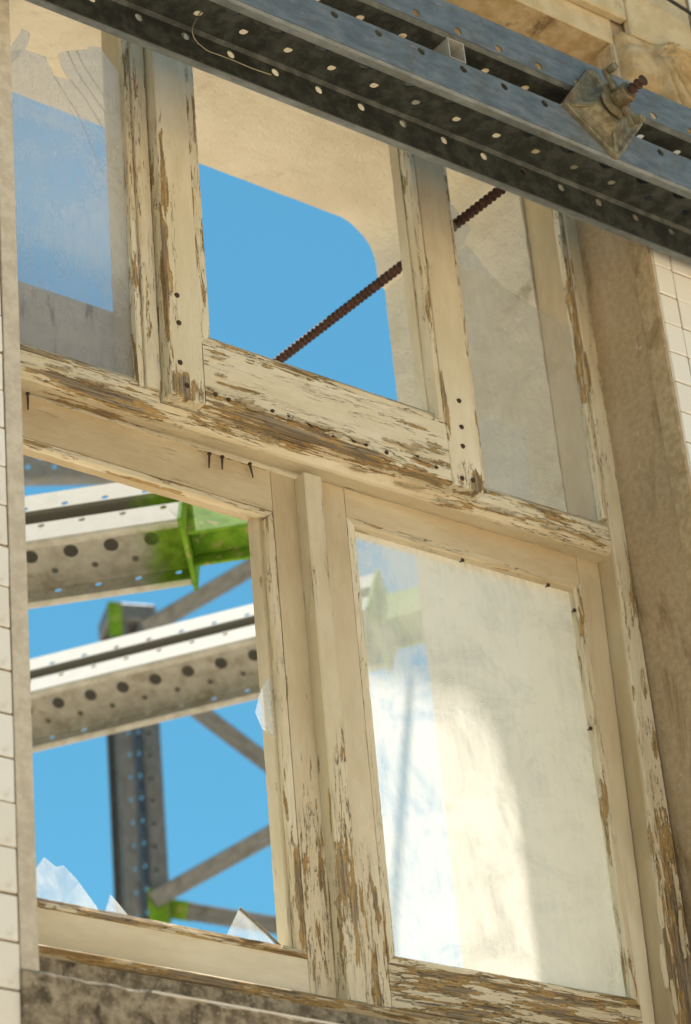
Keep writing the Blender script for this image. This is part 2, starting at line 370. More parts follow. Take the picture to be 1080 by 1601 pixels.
# carved stone above
wbox('lintel', (-.93, FRONT, HEADZ), (.9225, -.2287, 1.60), PALESTONE, .003)
wbox('architrave', (-.96, -.262, 1.561), (.9595, FRONT-.0005, 2.3), PALESTONE, .004)
wbox('crossette', (.9605, -.266, 1.514), (1.2, FRONT-.006, 2.3), PALESTONE, .004)
wbox('crossette', (-1.2, -.266, 1.514), (-.9605, FRONT-.006, 2.3), PALESTONE, .004)
def carving(x0, x1, flip=1):
    nx, nz = 70, 60; vs = []; fs = []
    for j in range(nz+1):
        for i in range(nx+1):
            u, v = i/nx, j/nz; x = x0+(x1-x0)*u; z = 1.22+(1.512-1.22)*v
            uu = u if flip > 0 else 1-u
            h = .030
            du, dv = uu-.20, v-.63                         # plain rounded boss beside the leaf
            q = math.hypot(du*1.0, dv*.9); h += .024*max(0, 1-(q/.25)**4) if q < .25 else 0
            lx, lv = uu-.36, v-.98                        # leaf ribs fanning out from a curled tip
            ang = math.atan2(-lv, lx); rad = math.hypot(lx, lv)
            if uu > .34 and rad > .05:
                h += (.004+.042*abs(math.sin(ang*13+rad*2.6)))*min(1, (rad-.05)/.2)*min(1, (uu-.34)/.08)
            qq = math.hypot(uu-.50, v-.90); h += .035*max(0, 1-(qq/.10)**2); h -= .030*max(0, 1-(math.hypot(uu-.50, v-.88)/.05)**2)
            edge = min(1, min(uu, 1-uu)/.03); h *= .3+.7*edge
            h += noise.noise(Vector((x*60, z*60, 3)))*.0025
            vs.append((x, -.2295-h, z+FZ))
    n = nx+1
    for j in range(nz):
        for i in range(nx): fs.append((j*n+i, j*n+i+1, (j+1)*n+i+1, (j+1)*n+i))
    b0 = len(vs)                                          # closing rim back to the wall
    ring = [i for i in range(n)] + [j*n+nx for j in range(1, nz+1)] + [nz*n+i for i in range(nx-1, -1, -1)] + [j*n for j in range(nz-1, 0, -1)]
    for r_ in ring: vs.append((vs[r_][0], -.2293, vs[r_][2]))
    m = len(ring)
    for k in range(m): fs.append((ring[k], b0+k, b0+(k+1) % m, ring[(k+1) % m]))
    o = mesh('carved_console', vs, fs, STONE, facade, True)
    o['label'] = 'carved stone leaf ornament under the crossette'
carving(.9238, 1.199)
# glazed tiles, each its own piece near the opening
TP = .0868
def tile_mesh(w, h):
    bm = bmesh.new(); add_box(bm, (0, 0, 0), (w, .0065, h)); bmesh.ops.bevel(bm, geom=list(bm.edges), offset=.0016, segments=1, affect='EDGES')
    me = bpy.data.meshes.new('tile'); bmesh.ops.recalc_face_normals(bm, faces=bm.faces); bm.to_mesh(me); bm.free(); me.materials.append(TILE); return me
TM = {}
def tiles(cols, z0, z1, phase):
    rest = bmesh.new()
    k0 = math.ceil((z0-phase)/TP); k1 = math.floor((z1-phase)/TP)
    for (xa, xb, single, ztop) in cols:
        w = xb-xa-.0038; key = round(w, 4)
        if key not in TM: TM[key] = tile_mesh(w, TP-.0038)
        for k in range(k0, k1):
            z = phase+k*TP
            if z+TP > ztop: continue
            p = Vector((xa+.0015+random.uniform(-.0006, .0006), FRONT+random.uniform(-.0012, .0008), z+.0015+FZ+random.uniform(-.0007, .0007)))
            rot = Matrix.Rotation(random.uniform(-.012, .012), 4, 'Y') @ Matrix.Rotation(random.uniform(-.008, .008), 4, 'Z')
            if single:
                o = bpy.data.objects.new('tile', TM[key]); COL.objects.link(o); o.parent = facade; o.matrix_local = Matrix.Translation(p) @ rot
            else:
                add_box(rest, (0, 0, 0), (w, .0063, TP-.0038), Matrix.Translation(p))
    return rest
CR = [(.9242, .985, True, 1.21)] + [(.985+i*TP, .985+(i+1)*TP, i < 3, 1.21 if i < 3 else 2.4) for i in range(14)]
CL = [(-.9485-(i+1)*TP, -.9485-i*TP, i < 2, 1.4) for i in range(14)]
r1 = tiles(CR, -1.8, 2.4, .776); o = bm_obj('tile_field', r1, TILE, facade); o['kind'] = 'stuff'
r2 = tiles(CL, -1.75, 2.2, -.904); o = bm_obj('tile_field', r2, TILE, facade); o['kind'] = 'stuff'
wbox('grout_bed', (.9242, -.2312, -1.8), (2.2, -.22905, 1.219), GROUT); wbox('grout_bed', (-2.2, -.2312, -1.8), (-.9485, -.22905, 1.4), GROUT)
wbox('grout_bed', (1.2005, -.2312, 1.2195), (2.2, -.22905, 2.4), GROUT)
# stone sill with its weathered slope
def stone_sill():
    prof = [(-.243, -1.64), (-.243, -1.392), (-.236, -1.385), (-.014, -1.300), (-.009, -1.2485), (.1395, -1.2485), (.1395, -1.399), (-.2287, -1.399), (-.2287, -1.64)]
    nx = 90; vs = []; fs = []; n = len(prof)
    for i in range(nx+1):
        x = -.949+(1.898)*i/nx
        for k, (y, z) in enumerate(prof):
            j = noise.noise(Vector((x*30, y*9, z*9)))*.0035 if k in (1, 2, 3) else 0
            vs.append((x, y-j*.5, z+j+FZ))
    for i in range(nx):
        for k in range(n): fs.append((i*n+k, i*n+(k+1) % n, (i+1)*n+(k+1) % n, (i+1)*n+k))
    fs.append(tuple(range(n))); fs.append(tuple(nx*n+k for k in range(n))[::-1])
    o = mesh('stone_sill', vs, fs, SILLST, facade)
    bm = bmesh.new(); bm.from_mesh(o.data); bmesh.ops.recalc_face_normals(bm, faces=bm.faces); bm.to_mesh(o.data); bm.free()
    o['label'] = 'mottled stone sill under the window'
stone_sill()
wbox('sill_lit_edge', (-.69, -.2462, -1.3905), (.9, -.2433, -1.3870), WHITEP)  # pale strip painted in for the bright lit edge of the sill

# ------------------------------------------------------------------ the window frame
BLOBS += [
 ('center_rail', -.05, .09, .42, .055, .38), ('center_rail', .30, .12, .12, .07, .22), ('center_rail', -.30, .20, .06, .05, .14), ('center_rail', .2, .2, .2, .03, .16), ('center_rail', -.22, .13, .14, .05, .2),
 ('center_stile', -.37, .10, .05, .055, .55), ('center_stile', -.41, .45, .035, .5, .30), ('center_stile', .41, .10, .06, .06, .55), ('center_stile', .36, .30, .03, .12, .2),
 ('meet_stile', -.07, -1.0, .06, .28, .36), ('meet_stile', -.07, -.75, .03, .25, .18), ('meet_astragal', 0, -1.05, .06, .5, .24), ('meet_astragal', 0, -.8, .03, .3, .15),
 ('right_stile_l', .07, -1.12, .06, .30, .34), ('right_stile_l', .09, -.85, .03, .2, .12),
 ('jamb_r', .875, -1.05, .05, .42, .50), ('jamb_r', .89, -.5, .03, .5, .14),
 ('right_rail_b', .45, -1.16, .5, .09, .16), ('transom', -.55, .06, .35, .022, .34), ('transom', .62, .07, .35, .03, .18), ('transom', 0, .075, .6, .012, .22),
 ('sill', -.2, -1.22, 1, .05, .1),
]
frame = thing('casement_window', 'old wooden window with peeling cream paint and broken panes set in the facade', 'window', (0, 0, 0))
def sash(label):
    o = bpy.data.objects.new('sash', None); COL.objects.link(o); o.parent = frame; o.empty_display_size = .1; o['label'] = label; return o
def jt(x, z): return x if x > .9 else x + max(0, min(1, -z/1.15))*-.030
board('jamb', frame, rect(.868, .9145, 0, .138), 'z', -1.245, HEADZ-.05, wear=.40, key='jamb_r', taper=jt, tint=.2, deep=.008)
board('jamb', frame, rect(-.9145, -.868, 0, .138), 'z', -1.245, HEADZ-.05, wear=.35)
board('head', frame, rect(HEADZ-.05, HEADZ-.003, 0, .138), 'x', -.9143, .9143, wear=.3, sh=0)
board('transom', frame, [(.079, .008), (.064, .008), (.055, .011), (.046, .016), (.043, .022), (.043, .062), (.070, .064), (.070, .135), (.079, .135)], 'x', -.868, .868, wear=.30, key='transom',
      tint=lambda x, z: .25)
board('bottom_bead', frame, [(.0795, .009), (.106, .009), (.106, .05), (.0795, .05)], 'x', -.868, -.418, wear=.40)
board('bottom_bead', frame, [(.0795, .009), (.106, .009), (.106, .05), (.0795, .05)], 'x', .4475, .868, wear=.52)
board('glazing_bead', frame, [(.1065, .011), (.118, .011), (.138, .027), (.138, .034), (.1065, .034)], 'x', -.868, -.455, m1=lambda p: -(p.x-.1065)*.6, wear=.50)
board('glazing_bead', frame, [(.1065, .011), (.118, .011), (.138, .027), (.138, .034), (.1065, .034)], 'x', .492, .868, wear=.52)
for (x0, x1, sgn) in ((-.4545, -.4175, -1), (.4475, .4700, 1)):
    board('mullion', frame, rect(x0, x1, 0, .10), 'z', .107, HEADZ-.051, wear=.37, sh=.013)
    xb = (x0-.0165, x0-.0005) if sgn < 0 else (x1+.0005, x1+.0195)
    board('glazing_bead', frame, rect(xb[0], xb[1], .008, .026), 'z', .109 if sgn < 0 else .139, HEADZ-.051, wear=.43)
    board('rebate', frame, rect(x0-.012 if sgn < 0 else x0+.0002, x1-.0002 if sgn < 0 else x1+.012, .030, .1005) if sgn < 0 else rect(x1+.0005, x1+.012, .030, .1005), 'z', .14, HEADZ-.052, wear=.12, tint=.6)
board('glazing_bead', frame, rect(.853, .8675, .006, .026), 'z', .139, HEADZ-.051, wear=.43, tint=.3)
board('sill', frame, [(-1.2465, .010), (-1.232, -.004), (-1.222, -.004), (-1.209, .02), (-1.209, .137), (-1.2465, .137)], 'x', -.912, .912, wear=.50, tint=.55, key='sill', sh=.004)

# ------------------------------------------------------------------ upper middle sash
mid = sash('upper sash without any glass, its flaking bottom rail dotted with nails')
CB = .079; CT = 1.42
board('stile', mid, [(-.414, -.028), (-.412, -.030), (-.3275, -.030), (-.3255, -.028), (-.3255, .005), (-.290, .005), (-.290, .036), (-.414, .036)], 'z', CB, CT, wear=.27, key='center_stile', sh=0)
board('stile', mid, [(.4455, -.028), (.4435, -.030), (.3555, -.030), (.3535, -.028), (.3535, .005), (.330, .005), (.330, .036), (.4455, .036)], 'z', CB, CT, wear=.26, key='center_stile', sh=0, tint=lambda x, z: max(0, min(.75, (z-.35)*1.3)))
board('rail', mid, [(CB, -.026), (CB+.006, -.029), (.240, -.029), (.240, .005), (.262, .005), (.262, .0355), (CB, .0355)], 'x', -.3240, .3520, wear=.34, key='center_rail', sh=0)
board('rail', mid, [(CT-.09, -.029), (CT-.001, -.029), (CT-.001, .0355), (CT-.09, .0355)], 'x', -.3240, .3520, wear=.3, sh=0)
bz = [(.2418, -.025), (.256, -.027), (.274, -.012), (.274, .0045), (.2418, .0045)]
board('bead', mid, bz, 'x', -.325, .353, m0=lambda p: (p.x-.2405)*.85, m1=lambda p: -(p.x-.2405)*.5, wear=.52, sh=0, tint=.35)
board('bead', mid, [(-.3240, -.025), (-.301, -.027), (-.2935, -.012), (-.2935, .0045), (-.3240, .0045)], 'z', .2408, CT-.09, m0=lambda p: (p.x+.325)*1.0, wear=.47, sh=0)
board('bead', mid, [(.3520, -.027), (.338, -.027), (.3335, -.018), (.3335, .0045), (.3520, .0045)], 'z', .2408, CT-.09, m0=lambda p: -(p.x-.353)*1.0, wear=.33, sh=0, tint=lambda x, z: .25)

# ------------------------------------------------------------------ lower left casement
lc = sash('casement sash under the transom with only glass shards left, steel beams beyond it')
LT, LB = .026, -1.2065
board('rail', lc, [(LT, .060), (LT, .115), (-.083, .115), (-.083, .078), (-.079, .078), (-.079, .060)], 'x', -.865, -.0997, wear=.30, sh=0, tint=.85)
board('stile', lc, [(-.0983, .060), (.012, .060), (.012, .115), (-.129, .115), (-.129, .078), (-.0983, .078)], 'z', LB, LT, wear=.24, key='meet_stile', sh=0, tint=lambda x, z: max(.0, min(.8, .95+z*.9)))
board('stile', lc, [(-.866, .060), (-.775, .060), (-.775, .078), (-.755, .078), (-.755, .115), (-.866, .115)], 'z', LB, LT-.0997, wear=.3, sh=0)
board('rail', lc, [(LB, .060), (LB, .115), (-1.098, .115), (-1.098, .078), (-1.119, .078), (-1.119, .060)], 'x', -.7745, -.0997, wear=.20, sh=0, tint=.05)
board('bead', lc, [(-.0803, .061), (-.092, .062), (-.0955, .068), (-.0955, .0775), (-.0803, .0775)], 'x', -.775, -.0997, m1=lambda p: (p.x+.0793)*1.0, wear=.36, sh=0, tint=.35)
board('bead', lc, [(-.0998, .061), (-.116, .061), (-.121, .066), (-.121, .0775), (-.0998, .0775)], 'z', -1.1185, -.0795, m0=lambda p: -(p.x+.0987)*1.0, m1=lambda p: (p.x+.0987)*1.0, wear=.34, sh=0, key='meet_stile', tint=lambda x, z: max(0, min(.55, .6+z*.7)))
board('bead', lc, [(-1.1188, .058), (-1.108, .058), (-1.0965, .066), (-1.0965, .0775), (-1.1188, .0775)], 'x', -.7745, -.0997, wear=.62, sh=0, tint=.2)

# ------------------------------------------------------------------ lower right casement
rc = sash('casement sash under the transom holding a whole dirty sunlit pane')
RS = .018; RT, RB = .040, -1.190
tl_ = lambda x, z: max(0, min(.75, .85+z*.9))
board('stile', rc, [(.0155, .060), (.104, .060), (.104, .086), (.115, .086), (.115, .115), (.0155, .115)], 'z', RB, RT, wear=.24, key='right_stile_l', sh=RS, tint=tl_)
def rt(x, z): return x + (max(0, min(1, -z/1.15))*-.032 if x > .83 else 0)
board('stile', rc, [(.866, .060), (.797, .060), (.797, .086), (.785, .086), (.785, .115), (.866, .115)], 'z', RB, RT, wear=.24, sh=RS, tint=tl_, taper=rt)
board('rail', rc, [(RT, .060), (RT, .115), (-.045, .115), (-.045, .086), (-.034, .086), (-.034, .060)], 'x', .1054, .7956, wear=.25, sh=RS, tint=.7)
board('rail', rc, [(RB, .060), (RB, .115), (-1.086, .115), (-1.086, .086), (-1.094, .086), (-1.094, .060)], 'x', .1054, .7956, wear=.53, sh=RS, key='right_rail_b', tint=.2)
board('bead', rc, [(-.0343, .059), (-.048, .059), (-.0525, .064), (-.0525, .081), (-.0343, .081)], 'x', .1054, .7956, m0=lambda p: -(p.x+.0343)*1.0, m1=lambda p: (p.x+.0343)*1.0, wear=.30, sh=RS, tint=.6)
board('bead', rc, [(.1043, .059), (.124, .059), (.1305, .066), (.1305, .081), (.1043, .081)], 'z', -1.0935, -.0345, m0=lambda p: (p.x-.1043)*.9, m1=lambda p: -(p.x-.1043)*.9, wear=.32, sh=RS, key='right_stile_l', tint=lambda x, z: .1)
board('bead', rc, [(.7967, .059), (.782, .059), (.7775, .064), (.7775, .081), (.7967, .081)], 'z', -1.0935, -.0345, m0=lambda p: -(p.x-.7967)*.9, m1=lambda p: (p.x-.7967)*.9, wear=.36, sh=RS, tint=.25)
board('bead', rc, [(-1.0937, .058), (-1.080, .058), (-1.0745, .064), (-1.0745, .081), (-1.0937, .081)], 'x', .1054, .7956, m0=lambda p: (p.x+1.0937)*.9, m1=lambda p: -(p.x+1.0937)*.9, wear=.52, sh=RS)
board('astragal', rc, [(-.034, .024), (-.031, .022), (.012, .022), (.0150, .025), (.0150, .0595), (-.034, .0595)], 'z', -1.2065, .022, wear=.27, key='meet_astragal', sh=0, tint=lambda x, z: max(0, min(.6, .62+z*.8)))

# ------------------------------------------------------------------ glass
def pane(name, poly, y, mat, parent, th=.003, unshift=None):
    """an upright sheet of glass with real thickness from an outline of wall points"""
    bm = bmesh.new(); a = [bm.verts.new((p.x, y, p.z)) for p in poly]; b = [bm.verts.new((p.x, y+th, p.z)) for p in poly]
    n = len(poly); bm.faces.new(a); bm.faces.new(b[::-1])
    for i in range(n): bm.faces.new((a[i], b[i], b[(i+1) % n], a[(i+1) % n]))
    return bm_obj(name, bm, mat, parent)
def px(pts, y, ox=0, oy=0, s=1): return [at(ox+x/s, oy+yy/s, y) for x, yy in pts]
V3 = lambda x, z: Vector((x, 0, z))
pane('pane', [V3(.117, -1.085), V3(.784, -1.072), V3(.79, -.035), V3(.117, -.045)], .0815, GLASS_LOW, rc, .0035)
# upper right: the lower part of a broken pane, its edge curving down from the mullion
e = px([(709, 322), (722, 340), (737, 359), (728, 373), (719, 391), (728, 383), (745, 399), (765, 426), (791, 452), (832, 478), (873, 504), (890, 512)], .027)
pane('pane', [V3(.472, .115), V3(.866, .118)] + [V3(.866, e[-1].z)] + e[::-1] + [V3(.474, e[0].z)], .0265, GLASS_UP, frame)
# upper left: cracked pane, each piece its own
GY = .0268
c0 = px([(228, 320), (255, 360), (290, 418), (330, 480), (365, 560), (400, 650), (432, 720), (470, 790), (510, 845), (575, 910)], GY, s=2.7)
c1 = px([(300, 338), (350, 400), (420, 510), (470, 600), (505, 655), (565, 735)], GY, s=2.7)
c2 = px([(285, 213), (315, 280), (350, 340), (430, 455), (490, 530), (565, 610)], GY, s=2.7)
c3 = px([(325, 210), (350, 270), (400, 345), (455, 425), (512, 497), (560, 540)], GY, s=2.7)
c4 = px([(425, 197), (460, 250), (528, 330), (545, 350)], GY, s=2.7)
lft = at(-40, 100, GY).x; br = V3(-.457, .112); bl = V3(lft, .105)
topl = px([(42, 215), (105, 207), (155, 226), (190, 236)], GY, s=2.7)
def shrink(poly, d=.0008):
    c = sum(poly, Vector())/len(poly); return [p+(c-p).normalized()*d for p in poly]
pane('pane', shrink([bl, br] + c0[::-1] + topl[::-1] + [V3(lft, topl[0].z)]), GY, GLASS_UL, frame)
notch = px([(246, 224), (262, 285)], GY, s=2.7)
pane('pane', shrink(c0 + c1[::-1]), GY, GLASS_UL, frame)
pane('pane', shrink(c1 + c2[::-1] + notch), GY+.0006, GLASS_UL, frame)
pane('pane', shrink(c2 + c3[::-1]), GY+.0002, GLASS_UL, frame)
pane('pane', shrink(c3 + c4[::-1] + px([(375, 193), (372, 205)], GY, s=2.7)), GY+.0008, GLASS_UL, frame)
pane('pane', px([(45, 272), (42, 200), (70, 160), (95, 120), (128, 140), (118, 185), (98, 220)], GY, s=2.7), GY, GLASS_UL, frame)
for cc in (c0, c1, c2, c3):
    tube('crack', [Vector((p.x, GY+.0015, p.z)) for p in cc], .0008, GLASS_EDGE, frame, 5)
# shards left in the lower left casement
SY = .0785
for i, sh_ in enumerate(([(120, 640), (165, 577), (212, 615), (228, 655), (240, 770), (120, 770)], [(214, 612), (238, 607), (295, 667), (240, 735), (236, 700), (228, 650)], [(296, 670), (362, 760), (400, 830), (238, 790), (240, 738)], [(390, 800), (415, 718), (445, 752), (500, 820)], [(835, 905), (900, 768), (950, 810), (1000, 865), (1060, 940)])):
    pane('pane', px(sh_, SY+.004*(i % 3), 0, 1100, 2.4), SY+.0045*(i % 3), GLASS_SH, lc)
tube('putty_strip', px([(898, 768), (940, 805), (1000, 860), (1055, 915)], SY+.003, 0, 1100, 2.4), .0035, PUTTY, lc, 6)
o = pane('pane', px([(421, 1056), (412, 1070), (405, 1087), (399, 1113), (410, 1139), (429, 1152), (436, 1100), (432, 1060)], SY), SY-.002, GLASS_SH, lc)
o['label'] = 'pale glass splinter stuck in the stile'

# grey board standing behind the upper left light
q = [at(-20, 424, .118), at(176, 488, .118)]
bm = bmesh.new(); add_box(bm, (-.862, .116, .14), (q[1].x+.012, .128, .14))
vs = list(bm.verts); bmesh.ops.delete(bm, geom=vs, context='VERTS')
zl = q[0].z+(q[1].z-q[0].z)*((-.862-q[0].x)/(q[1].x-q[0].x)); xr = q[1].x+.02
vv = [bm.verts.new(p) for p in ((-.862, .116, .082), (xr, .116, .082), (xr, .116, q[1].z), (-.862, .116, zl), (-.862, .129, .082), (xr, .129, .082), (xr, .129, q[1].z), (-.862, .129, zl))]
for f in ((0, 1, 2, 3), (7, 6, 5, 4), (0, 4, 5, 1), (1, 5, 6, 2), (2, 6, 7, 3), (3, 7, 4, 0)): bm.faces.new([vv[i] for i in f])
tag(bm_obj('stained_board', bm, BOARD, None, bevel=.001), 'grey board with dark streaks leaning behind the cracked upper pane', 'board')

# ------------------------------------------------------------------ nails and screws
def nail_mesh(r, l, head=1.9):
    bm = bmesh.new()
    bmesh.ops.create_cone(bm, cap_ends=True, segments=8, radius1=r*.55, radius2=r, depth=l, matrix=Matrix.Translation((0, 0, -l/2)))
    bmesh.ops.create_cone(bm, cap_ends=True, segments=10, radius1=r*head, radius2=r*head*.8, depth=r*.9, matrix=Matrix.Translation((0, 0, r*.4)))
    me = bpy.data.meshes.new('nail'); bm.to_mesh(me); bm.free(); me.materials.append(NAIL); return me
NM = nail_mesh(.0028, .010, 1.9); NS = nail_mesh(.0040, .01, 1.7); NL = nail_mesh(.0030, .036, 1.8)
def nail(name, p, parent, me, rot):
    o = bpy.data.objects.new(name, me); COL.objects.link(o); o.parent = parent
    o.location = p; o.rotation_euler = rot; return o
OUT = (math.pi/2, 0, 0)
for (x, y) in ((276, 462), (279, 505), (281, 567), (292, 603), (717, 627), (721, 668), (723, 698), (722, 748), (739, 751)):
    nail('screw', at(x, y, -.0295), mid, NS, OUT)
for (x, y) in ((100, 585), (155, 607), (340, 655), (408, 680), (503, 715), (592, 757), (685, 783), (735, 797), (822, 830), (950, 850), (1032, 893)):
    nail('nail', at(300+x/2.7, 400+y/2.7, -.031), mid, NM, (math.pi/2+random.uniform(-.5, .5), 0, random.uniform(-.4, .4)))
for (x, y) in ((43, 612), (327, 706), (347, 711), (390, 722)):
    p = at(x, y, .05); p.z += -.006
    nail('nail', p, frame, NL, (random.uniform(-.15, .15), random.uniform(-.2, .2), 0))
for (x, y, par) in ((164, 667, lc), (723, 876, rc), (857, 915, rc), (898, 954, rc), (923, 1139, rc)):
    nail('nail', at(x, y, .0635), par, NM, OUT)

# ------------------------------------------------------------------ curled paint flakes
def flake(parent, p, l, w, curl, up, tilt):
    """a curled chip of paint with a torn outline, one end and one side lifting off the timber"""
    bm = bmesh.new(); nl, nw = 9, 4; rows = []; q = random.uniform(0, 99)
    for side in (0, 1):
        g_ = []
        for i in range(nl+1):
            u = i/nl-.5
            ww = w*(.45+.75*(1-abs(2*u)**3))*(1+.3*noise.noise(Vector((i*.9+q, q, 0)))); sh = w*.35*noise.noise(Vector((i*.6, q, 5)))
            for j in range(nw+1):
                v = j/nw-.5
                y = -.0018-up*(max(0, u+.1))**2*l*4 - curl*w*(v+.5)**2*2 + side*.0011
                g_.append(bm.verts.new((v*ww+sh, y, u*l+.004*noise.noise(Vector((j*1.7, q, i))))))
        rows.append(g_)
    m = nw+1
    for s_, g_ in enumerate(rows):
        for i in range(nl):
            for j in range(nw):
                f = [g_[i*m+j], g_[i*m+j+1], g_[(i+1)*m+j+1], g_[(i+1)*m+j]]; bm.faces.new(f if s_ else f[::-1])
    rim = [i for i in range(m)] + [i*m+nw for i in range(1, nl+1)] + [nl*m+j for j in range(nw-1, -1, -1)] + [i*m for i in range(nl-1, 0, -1)]
    for k in range(len(rim)):
        a, b = rim[k], rim[(k+1) % len(rim)]; bm.faces.new((rows[0][a], rows[0][b], rows[1][b], rows[1][a]))
    M_ = Matrix.Translation(p) @ Matrix.Rotation(tilt, 4, 'Y')
    for v in bm.verts: v.co = M_ @ v.co
    o = bm_obj('paint_flake', bm, PAINT, parent, False)
    me = o.data; n = len(me.vertices)
    me.attributes.new('gr', 'FLOAT_VECTOR', 'POINT').data.foreach_set('vector', [c for v in me.vertices for c in (v.co.z, v.co.x, v.co.y)])
    me.attributes.new('wear', 'FLOAT', 'POINT').data.foreach_set('value', [.42]*n)
    me.attributes.new('tint', 'FLOAT', 'POINT').data.foreach_set('value', [random.uniform(.5, 1.0)]*n)
rf = random.Random(11)
for (x, y, l, w, c) in ((1015, 1312, .105, .0065, 1.2), (1029, 1425, .085, .006, 1.3), (1035, 1512, .10, .0065, 1.2), (1055, 1385, .10, .005, .5), (1064, 1462, .11, .007, .6), (1052, 1560, .08, .007, .6),
                        (1020, 1222, .06, .005, .5), (1002, 1165, .07, .0045, .4), (1003, 1065, .06, .004, .3)):
    flake(frame, at(x, y, -.001), l, w, c*.5, rf.uniform(.0, .06), -.02+rf.uniform(-.03, .05))
for (x, y, l, w) in ((500, 668, .07, .010), (400, 640, .06, .012), (380, 628, .05, .01), (520, 680, .05, .012), (640, 700, .06, .012), (660, 720, .05, .01), (610, 690, .045, .009), (345, 588, .03, .008), (340, 560, .04, .006), (560, 690, .05, .012), (450, 655, .06, .010)):
    flake(mid, at(x, y, -.0305), l, w, .2, rf.uniform(-.02, .12), math.pi/2-.06+rf.uniform(-.12, .12))
for (x, y, l, w) in ((640, 760, .09, .010), (700, 785, .07, .009), (780, 800, .08, .011), (860, 825, .06, .012), (420, 690, .05, .009), (560, 735, .05, .008), (150, 600, .08, .008), (90, 575, .06, .007), (920, 838, .06, .012)):
    flake(frame, at(x, y, .0065), l, w, .2, rf.uniform(.0, .10), math.pi/2-.03+rf.uniform(-.08, .08))

# ------------------------------------------------------------------ perforated twin-channel soldier beams
PITCH = .1215
def strip(bm, O, eu, ev, L0, L1, v0, v1, hole=None, lay=None, fl=0.):
    """a strip of plate in the (eu, ev) plane from v0 to v1; hole = (v centre, radius, phase)"""
    def add(pts):
        vs = [bm.verts.new(O+eu*a+ev*b) for a, b in pts]
        for v in vs: v[lay] = fl
        bm.faces.new(vs)
    if not hole:
        n = max(1, round((L1-L0)/PITCH))
        for i in range(n):
            a, b = L0+(L1-L0)*i/n, L0+(L1-L0)*(i+1)/n; add(((a, v0), (b, v0), (b, v1), (a, v1)))
        return
    vc, r, ph = hole; k0 = math.floor((L0-ph)/PITCH-.5)
    edges = [L0]+[ph+(k+.5)*PITCH for k in range(k0, k0+400) if L0+.001 < ph+(k+.5)*PITCH < L1-.001]+[L1]
    for a, b in zip(edges, edges[1:]):
        uc = ph+round(((a+b)/2-ph)/PITCH)*PITCH
        if uc-r < a+.002 or uc+r > b-.002:
            add(((a, v0), (b, v0), (b, v1), (a, v1))); continue
        an = [2*math.pi*k/16 for k in range(16)]+[math.atan2(vv_-vc, uu_-uc) % (2*math.pi) for uu_ in (a, b) for vv_ in (v0, v1)]
        an.sort(); R_ = []; C_ = []
        for t in an:
            c, s = math.cos(t), math.sin(t)
            k = min(((b-uc)/c if c > 1e-9 else (a-uc)/c if c < -1e-9 else 9), ((v1-vc)/s if s > 1e-9 else (v0-vc)/s if s < -1e-9 else 9))
            R_.append((uc+c*k, vc+s*k)); C_.append((uc+c*r, vc+s*r))
        for i in range(len(an)):
            j = (i+1) % len(an)
            if (an[j]-an[i]) % (2*math.pi) > 1e-5: add((C_[i], R_[i], R_[j], C_[j]))
def channel(name, parent, L0, L1, mat, sgn, ph=0., depth=.225, gap=.06, fl=.11, lip=.018, hole=.0105, big=.025):
    """one lipped channel in its beam's own axes: x along, y through the depth (front flange at y = 0), z across; sgn = +1 above the gap, -1 below it"""
    bm = bmesh.new(); lay = bm.verts.layers.float.new('flange'); X_, Y_, Z_ = Vector((1, 0, 0)), Vector((0, 1, 0)), Vector((0, 0, sgn))
    z0 = gap/2; c = .009
    O = Vector((0, 0, 0))
    strip(bm, O, X_, Z_, L0, L1, z0+c, z0+fl-c*.6, (z0+.026, hole, ph), lay, 1.)                                   # front flange
    strip(bm, Y_*depth, X_, Z_, L0, L1, z0+c, z0+fl-c*.6, (z0+.026, hole, ph), lay)                            # rear flange
    for yy, s in ((0, 1), (depth, -1)):                                                                        # bends and lips
        strip(bm, Vector((0, yy, sgn*(z0+c))), X_, Vector((0, s*c, -sgn*c)), L0, L1, 0, 1, None, lay, .5 if yy == 0 else 0)
        strip(bm, Vector((0, yy, sgn*(z0+fl-c*.6))), X_, Vector((0, s*c*.6, sgn*c*.6)), L0, L1, 0, 1, None, lay, .8)
        strip(bm, Vector((0, yy+s*c*.6, sgn*(z0+fl))), X_, Vector((0, s, 0)), L0, L1, 0, lip, None, lay, .6)
    W0 = Vector((0, 0, sgn*z0))
    strip(bm, W0, X_, Y_, L0, L1, c, .082, (.054, hole, ph), lay)
    strip(bm, W0, X_, Y_, L0, L1, .082, .143, (.1125, big, ph+PITCH/2), lay)
    strip(bm, W0, X_, Y_, L0, L1, .143, depth-c, (depth-.054, hole, ph), lay)
    bmesh.ops.remove_doubles(bm, verts=bm.verts, dist=.0002)
    bmesh.ops.recalc_face_normals(bm, faces=bm.faces)
    me = bpy.data.meshes.new(name); bm.to_mesh(me); bm.free()
    o = link(name, me, mat, parent); md = o.modifiers.new('thickness', 'SOLIDIFY'); md.thickness = .0035; md.offset = 0
    return o
def beam(name, label, M_, L0, L1, mat, group=None, ph=0., **k):
    t = thing(name, label, 'steel beam', (0, 0, 0), group); t.matrix_world = M_
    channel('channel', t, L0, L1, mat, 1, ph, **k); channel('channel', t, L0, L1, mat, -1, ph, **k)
    return t
def frame_of(o, u, n):
    """matrix with x along u and y along -n (n = the way the front flange looks)"""
    u = u.normalized(); y = (-n-u*(-n).dot(u)).normalized(); z = u.cross(y); m = Matrix((u, y, z)).transposed().to_4x4(); m.translation = o; return m

